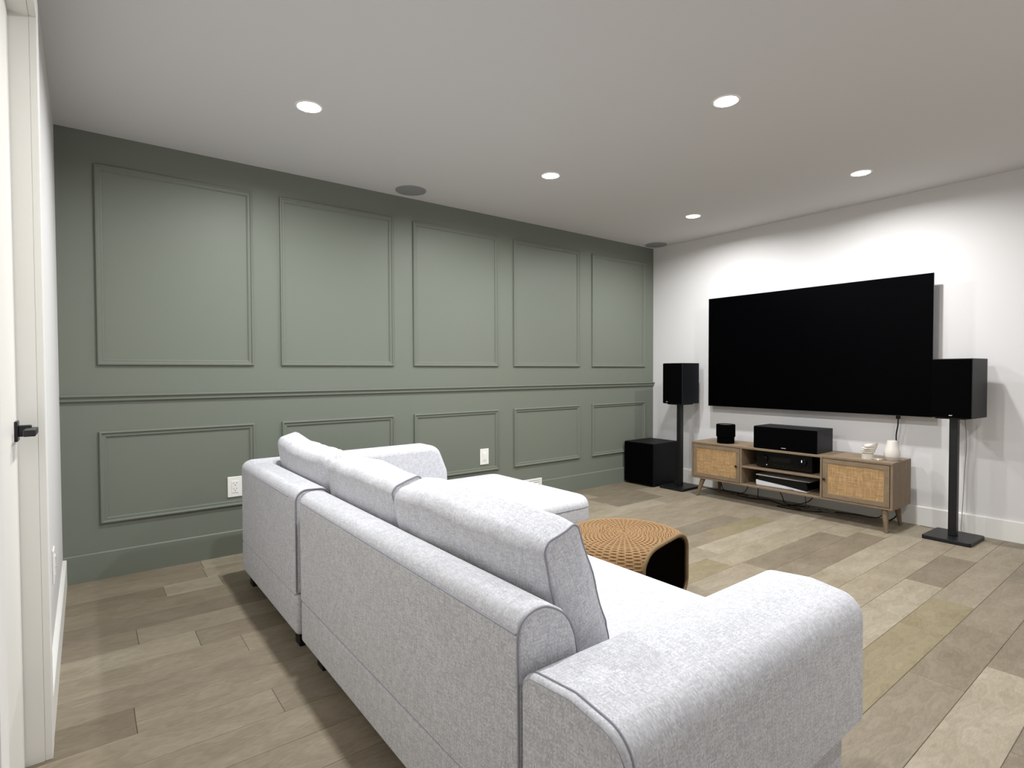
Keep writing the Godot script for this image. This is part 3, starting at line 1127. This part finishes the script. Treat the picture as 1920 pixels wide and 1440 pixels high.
func build_table_items() -> void:
	var yt := 0.476
	# smart speaker
	var t := thing("smart_speaker", "small black cylindrical smart speaker at the console's left end", "speaker", Vector3(4.475, yt, 1.02))
	obj("base", MB.new().lathe([Vector2(0, 0), Vector2(0.068, 0), Vector2(0.071, 0.004), Vector2(0.071, 0.056), Vector2(0.066, 0.058), Vector2(0, 0.058)], 40), M.black_cloth, t)
	obj("grille", MB.new().lathe([Vector2(0.0, 0.0575), Vector2(0.076, 0.0575), Vector2(0.078, 0.060), Vector2(0.078, 0.158), Vector2(0.074, 0.163), Vector2(0.066, 0.163)], 40), M.black_cloth, t)
	obj("top_plate", MB.new().lathe([Vector2(0.067, 0.163), Vector2(0.062, 0.159), Vector2(0.0, 0.159)], 40), M.black_gloss, t)
	# centre speaker
	t = thing("centre_speaker", "wide black centre speaker on the console below the television", "speaker", Vector3(4.385, yt, 1.563))
	obj("cabinet", MB.new().box(Vector3(0.012, 0.0, -0.247), Vector3(0.27, 0.178, 0.247), 0.003, 2), M.black_side, t)
	obj("grille", MB.new().box(Vector3(0.0, 0.004, -0.243), Vector3(0.0125, 0.174, 0.243), 0.003, 2), M.black_cloth, t)
	badge(t, Vector3(0.0, 0.02, 0.0), 0.035)
	# receiver on the upper shelf
	t = thing("receiver", "black audio receiver on the console's upper shelf", "receiver", Vector3(4.42, 0.318, 1.545))
	obj("case", MB.new().box(Vector3(0.006, 0.012, -0.217), Vector3(0.27, 0.132, 0.217), 0.002), M.black, t)
	obj("front_panel", MB.new().box(Vector3(0.0, 0.010, -0.217), Vector3(0.0065, 0.134, 0.217), 0.002), M.black_gloss, t)
	obj("display", MB.new().box(Vector3(-0.0012, 0.062, -0.09), Vector3(0.0, 0.1, 0.06), 0.0004), M.display, t)
	for z in [-0.15, 0.15]:
		var kb := obj("volume_knob", MB.new().lathe([Vector2(0.029, 0), Vector2(0.028, 0.016), Vector2(0.025, 0.019), Vector2(0, 0.019)], 28, Transform3D(Basis(Vector3(0, 0, 1), PI / 2), Vector3(0, 0.078, z))), M.black_gloss, t)
		if z > 0:
			obj("indicator", MB.new().box(Vector3(-0.0205, 0.082, z - 0.003), Vector3(-0.0188, 0.100, z + 0.002), 0.0004), M.led, kb)
	obj("power_light", MB.new().box(Vector3(-0.001, 0.026, -0.134), Vector3(0.0, 0.031, -0.129), 0.0003), M.led, t)
	for k in 5:
		obj("button", MB.new().box(Vector3(-0.002, 0.030, -0.07 + k * 0.03), Vector3(0, 0.037, -0.052 + k * 0.03), 0.0008), M.black_side, t)
	for s in [[0.04, -0.17], [0.04, 0.17], [0.23, -0.17], [0.23, 0.17]]:
		obj("foot", MB.new().lathe([Vector2(0, 0), Vector2(0.017, 0), Vector2(0.017, 0.0125), Vector2(0, 0.0125)], 14, Transform3D(Basis(), Vector3(s[0], 0, s[1]))), M.black, t)
	# game console lying on its side
	t = thing("game_console", "white and black game console lying flat on the console's lower shelf", "game console", Vector3(4.44, 0.169, 1.52))
	var lower := fillet([Vector2(-0.205, 0.004), Vector2(-0.19, 0.0), Vector2(0.10, 0.0), Vector2(0.195, 0.0), Vector2(0.20, 0.004), Vector2(0.02, 0.024), Vector2(-0.208, 0.041)], [0.002], 3)
	obj("lower_shell", MB.new().prism(lower, 0.24, frame(Vector3(0, 0, 0), Vector3(0, 0, 1), Vector3(0, 1, 0), Vector3(1, 0, 0)), 0.0015, 0.0015, 2), M.console_white, t)
	var core := fillet([Vector2(-0.195, 0.0405), Vector2(0.02, 0.0245), Vector2(0.195, 0.006), Vector2(0.20, 0.03), Vector2(0.19, 0.078), Vector2(-0.19, 0.080)], [0.004], 3)
	obj("core", MB.new().prism(core, 0.225, frame(Vector3(0.006, 0, 0), Vector3(0, 0, 1), Vector3(0, 1, 0), Vector3(1, 0, 0)), 0.003, 0.003, 2), M.black_gloss, t)
	var upper := fillet([Vector2(-0.208, 0.080), Vector2(0.0, 0.077), Vector2(0.215, 0.0775), Vector2(0.225, 0.0815), Vector2(0.0, 0.085), Vector2(-0.205, 0.089)], [0.002], 3)
	obj("upper_shell", MB.new().prism(upper, 0.24, frame(Vector3(0, 0, 0), Vector3(0, 0, 1), Vector3(0, 1, 0), Vector3(1, 0, 0)), 0.002, 0.002, 2), M.console_white, t)
	# vase
	t = thing("vase", "white ceramic vase with a grey foot band at the console's right end", "vase", Vector3(4.51, yt, 2.252))
	obj("body", MB.new().lathe([Vector2(0.0, 0.013), Vector2(0.022, 0.013), Vector2(0.022, 0.135), Vector2(0.026, 0.137), Vector2(0.0295, 0.134), Vector2(0.034, 0.110), Vector2(0.042, 0.084), Vector2(0.0475, 0.062), Vector2(0.049, 0.045), Vector2(0.0485, 0.030), Vector2(0.0465, 0.025)], 36), M.ceramic, t)
	obj("foot_band", MB.new().lathe([Vector2(0.0475, 0.0255), Vector2(0.046, 0.012), Vector2(0.040, 0.0), Vector2(0, 0)], 36), M.ceramic_grey, t)
	build_sculpture(Vector3(4.47, yt, 2.117))
	t = thing("glass_dish", "small clear glass dish beside the white sculpture", "dish", Vector3(4.435, yt, 2.19))
	obj("bowl", MB.new().lathe([Vector2(0, 0.002), Vector2(0.016, 0.002), Vector2(0.028, 0.012), Vector2(0.0295, 0.012), Vector2(0.018, 0.0), Vector2(0, 0)], 28), M.glass, t)


# white plaster fragment of a face: lips and chin above a ragged base, broken at the top
func build_sculpture(at: Vector3) -> void:
	var t := thing("face_sculpture", "small white sculpture of a broken face beside the vase", "sculpture", at)
	var nz := FastNoiseLite.new()
	nz.seed = 31
	nz.frequency = 18.0
	var m := MB.new()
	var rows := 48
	var cols := 48
	var g := []
	for j in rows + 1:
		var y := 0.105 * j / rows
		var row := []
		for i in cols:
			var a := TAU * i / cols
			# a = PI looks along -x, towards the room
			var f := maxf(0.0, -cos(a))
			var rx := 0.030
			var rz := 0.036 + 0.014 * y / 0.105
			if y < 0.03:
				rz = 0.037 - 0.10 * absf(y - 0.012)
				rx = 0.034
			elif y < 0.045:
				rx = 0.028
				rz = 0.033
			var x := cos(a) * rx
			var z := sin(a) * rz
			var mid := pow(f, 3.0)
			# chin, lips and nose
			x -= mid * 0.012 * exp(-pow((y - 0.048) / 0.008, 2.0))
			x -= mid * 0.018 * (exp(-pow((y - 0.062) / 0.0035, 2.0)) + exp(-pow((y - 0.074) / 0.0035, 2.0)))
			x -= pow(f, 8.0) * 0.022 * exp(-pow((y - 0.090) / 0.011, 2.0))
			x += nz.get_noise_3d(x, y, z) * 0.004
			var yy := y + (0.012 * sin(a - 0.3) * smoothstep(0.08, 0.105, y))
			row.push_back(Vector3(x, yy, z + nz.get_noise_3d(z, y, x) * 0.003 + 0.014 * smoothstep(0.05, 0.105, y)))
		g.push_back(row)
	for j in rows:
		for i in cols:
			var k := (i + 1) % cols
			m.quad(g[j][i], g[j + 1][i], g[j + 1][k], g[j][k])
	for e in [0, rows]:
		var mid := Vector3.ZERO
		for p in g[e]:
			mid += p / cols
		for i in cols:
			var k := (i + 1) % cols
			if e == 0:
				m.tri(mid, g[e][i], g[e][k])
			else:
				m.tri(mid, g[e][k], g[e][i])
	m.outward()
	m.smooth(50.0)
	obj("figure", m, M.plaster, t)


func speaker_stand(label: String, at: Vector3, turn: float) -> void:
	var t := thing("speaker_stand", label, "speaker stand", at, "black speaker stands")
	t.rotation.y = turn
	obj("base", MB.new().prism(fillet([Vector2(-0.145, -0.13), Vector2(0.145, -0.13), Vector2(0.145, 0.13), Vector2(-0.145, 0.13)], [0.018], 4), 0.024,
		frame(Vector3.ZERO, Vector3(1, 0, 0), Vector3(0, 0, 1), Vector3(0, 1, 0)), 0.002, 0.004, 2), M.black_steel, t)
	obj("pole", MB.new().box(Vector3(-0.024, 0.023, -0.0225), Vector3(0.024, 0.786, 0.0225), 0.006, 2), M.black_steel, t)
	obj("top_plate", MB.new().box(Vector3(-0.085, 0.785, -0.08), Vector3(0.085, 0.7935, 0.08), 0.002), M.black_steel, t)


func bookshelf_speaker(label: String, at: Vector3, turn: float) -> void:
	var t := thing("bookshelf_speaker", label, "speaker", at, "black bookshelf speakers")
	t.rotation.y = turn
	obj("cabinet", MB.new().box(Vector3(0.012, 0, -0.105), Vector3(0.275, 0.378, 0.105), 0.004, 2), M.black_side, t)
	obj("grille", MB.new().box(Vector3(0.0, 0.004, -0.102), Vector3(0.0125, 0.374, 0.102), 0.004, 2), M.black_cloth, t)
	badge(t, Vector3(0.0, 0.018, -0.055 if at.z < 1.0 else 0.0), 0.018)


func build_speakers() -> void:
	speaker_stand("black speaker stand between the subwoofer and the media console", Vector3(4.52, 0, 0.525), 0.0)
	bookshelf_speaker("black bookshelf speaker on the stand left of the television", Vector3(4.417, 0.7935, 0.507), 0.0)
	speaker_stand("black speaker stand to the right of the media console", Vector3(4.565, 0, 2.583), -0.03)
	bookshelf_speaker("black bookshelf speaker on the stand right of the television", Vector3(4.438, 0.7935, 2.592), -deg_to_rad(4.0))
	var t := thing("subwoofer", "large black cube subwoofer on the floor in the corner", "subwoofer", Vector3(4.315, 0, 0.197))
	obj("cabinet", MB.new().box(Vector3(0.012, 0.018, -0.175), Vector3(0.40, 0.412, 0.175), 0.006, 2), M.black, t)
	obj("grille", MB.new().box(Vector3(0.0, 0.022, -0.172), Vector3(0.0125, 0.408, 0.172), 0.006, 2), M.black_cloth, t)
	for s in [[0.05, -0.14], [0.05, 0.14], [0.36, -0.14], [0.36, 0.14]]:
		obj("foot", MB.new().lathe([Vector2(0, 0), Vector2(0.022, 0), Vector2(0.02, 0.0185), Vector2(0, 0.0185)], 14, Transform3D(Basis(), Vector3(s[0], 0, s[1]))), M.black, t)


func cable(label: String, pts: Array, r := 0.0032, grey := false, group := "cables on the floor under the console") -> void:
	var o := obj("cable", MB.new().tube(smooth_path(pts, 7), r, 6), M.cable_grey if grey else M.cable)
	tag(o, label, "cable", group)


func build_cables() -> void:
	var x := W - 0.055
	var t := thing("power_cable", "black power cable hanging from the television down behind the vase", "cable", Vector3(x, 0, 2.215))
	obj("plug", MB.new().box(Vector3(-0.012, 0.748, -0.012), Vector3(0.012, 0.80, 0.012), 0.004, 2), M.cable, t)
	obj("cord", MB.new().tube(smooth_path([Vector3(0, 0.75, 0), Vector3(0.002, 0.70, -0.002), Vector3(0.006, 0.64, -0.012), Vector3(0.012, 0.58, -0.014), Vector3(0.015, 0.45, -0.012), Vector3(0.013, 0.2, -0.01), Vector3(0.0, 0.06, 0.0), Vector3(-0.02, 0.006, -0.04)], 6), 0.0045, 7), M.cable, t)
	var r := 0.0035
	cable("thin black cable running from the left speaker stand behind the console leg", [Vector3(4.70, 0.003, 0.44), Vector3(4.72, 0.003, 0.62), Vector3(4.70, 0.003, 0.78), Vector3(4.735, 0.003, 0.95), Vector3(4.70, 0.003, 1.10)], r)
	cable("black cable hanging from the console's left end to the floor", [Vector3(4.725, 0.17, 0.80), Vector3(4.73, 0.07, 0.82), Vector3(4.71, 0.004, 0.87), Vector3(4.66, 0.004, 1.0)], r)
	cable("black cable lying in a loose curve under the console's middle", [Vector3(4.735, 0.15, 1.10), Vector3(4.73, 0.03, 1.06), Vector3(4.66, 0.0037, 1.02), Vector3(4.62, 0.0037, 1.15), Vector3(4.68, 0.0037, 1.30), Vector3(4.60, 0.0037, 1.45), Vector3(4.56, 0.0037, 1.62)], r)
	cable("black cable dropping straight down behind the lower shelf", [Vector3(4.735, 0.16, 1.17), Vector3(4.737, 0.08, 1.172), Vector3(4.72, 0.0037, 1.18), Vector3(4.67, 0.0037, 1.22)], r)
	cable("black cable drooping below the game console to the floor", [Vector3(4.73, 0.16, 1.30), Vector3(4.725, 0.06, 1.38), Vector3(4.70, 0.0037, 1.42), Vector3(4.64, 0.0037, 1.5), Vector3(4.70, 0.0037, 1.62)], r)
	cable("grey cable looped in front of the tangle under the console", [Vector3(4.735, 0.16, 1.56), Vector3(4.72, 0.07, 1.58), Vector3(4.66, 0.0047, 1.62), Vector3(4.62, 0.0047, 1.70), Vector3(4.66, 0.0047, 1.78), Vector3(4.72, 0.0047, 1.74)], 0.0045, true)
	cable("black cable coiled in the tangle under the console's right half", [Vector3(4.735, 0.155, 1.66), Vector3(4.70, 0.05, 1.62), Vector3(4.60, 0.0037, 1.50), Vector3(4.52, 0.0037, 1.45), Vector3(4.53, 0.0037, 1.62), Vector3(4.60, 0.0037, 1.75), Vector3(4.68, 0.0037, 1.70)], r)
	cable("black cable leading away under the right cane door", [Vector3(4.68, 0.0037, 1.82), Vector3(4.73, 0.0037, 1.95), Vector3(4.715, 0.0037, 2.05), Vector3(4.725, 0.03, 2.12), Vector3(4.735, 0.155, 2.16)], r)
	cable("thin grey speaker cable hanging behind the right speaker stand", [Vector3(4.765, 0.79, 2.590), Vector3(4.77, 0.6, 2.598), Vector3(4.772, 0.4, 2.590), Vector3(4.765, 0.2, 2.585), Vector3(4.755, 0.03, 2.580), Vector3(4.752, 0.004, 2.58), Vector3(4.755, 0.004, 2.35)], 0.0025, true, "speaker cables")
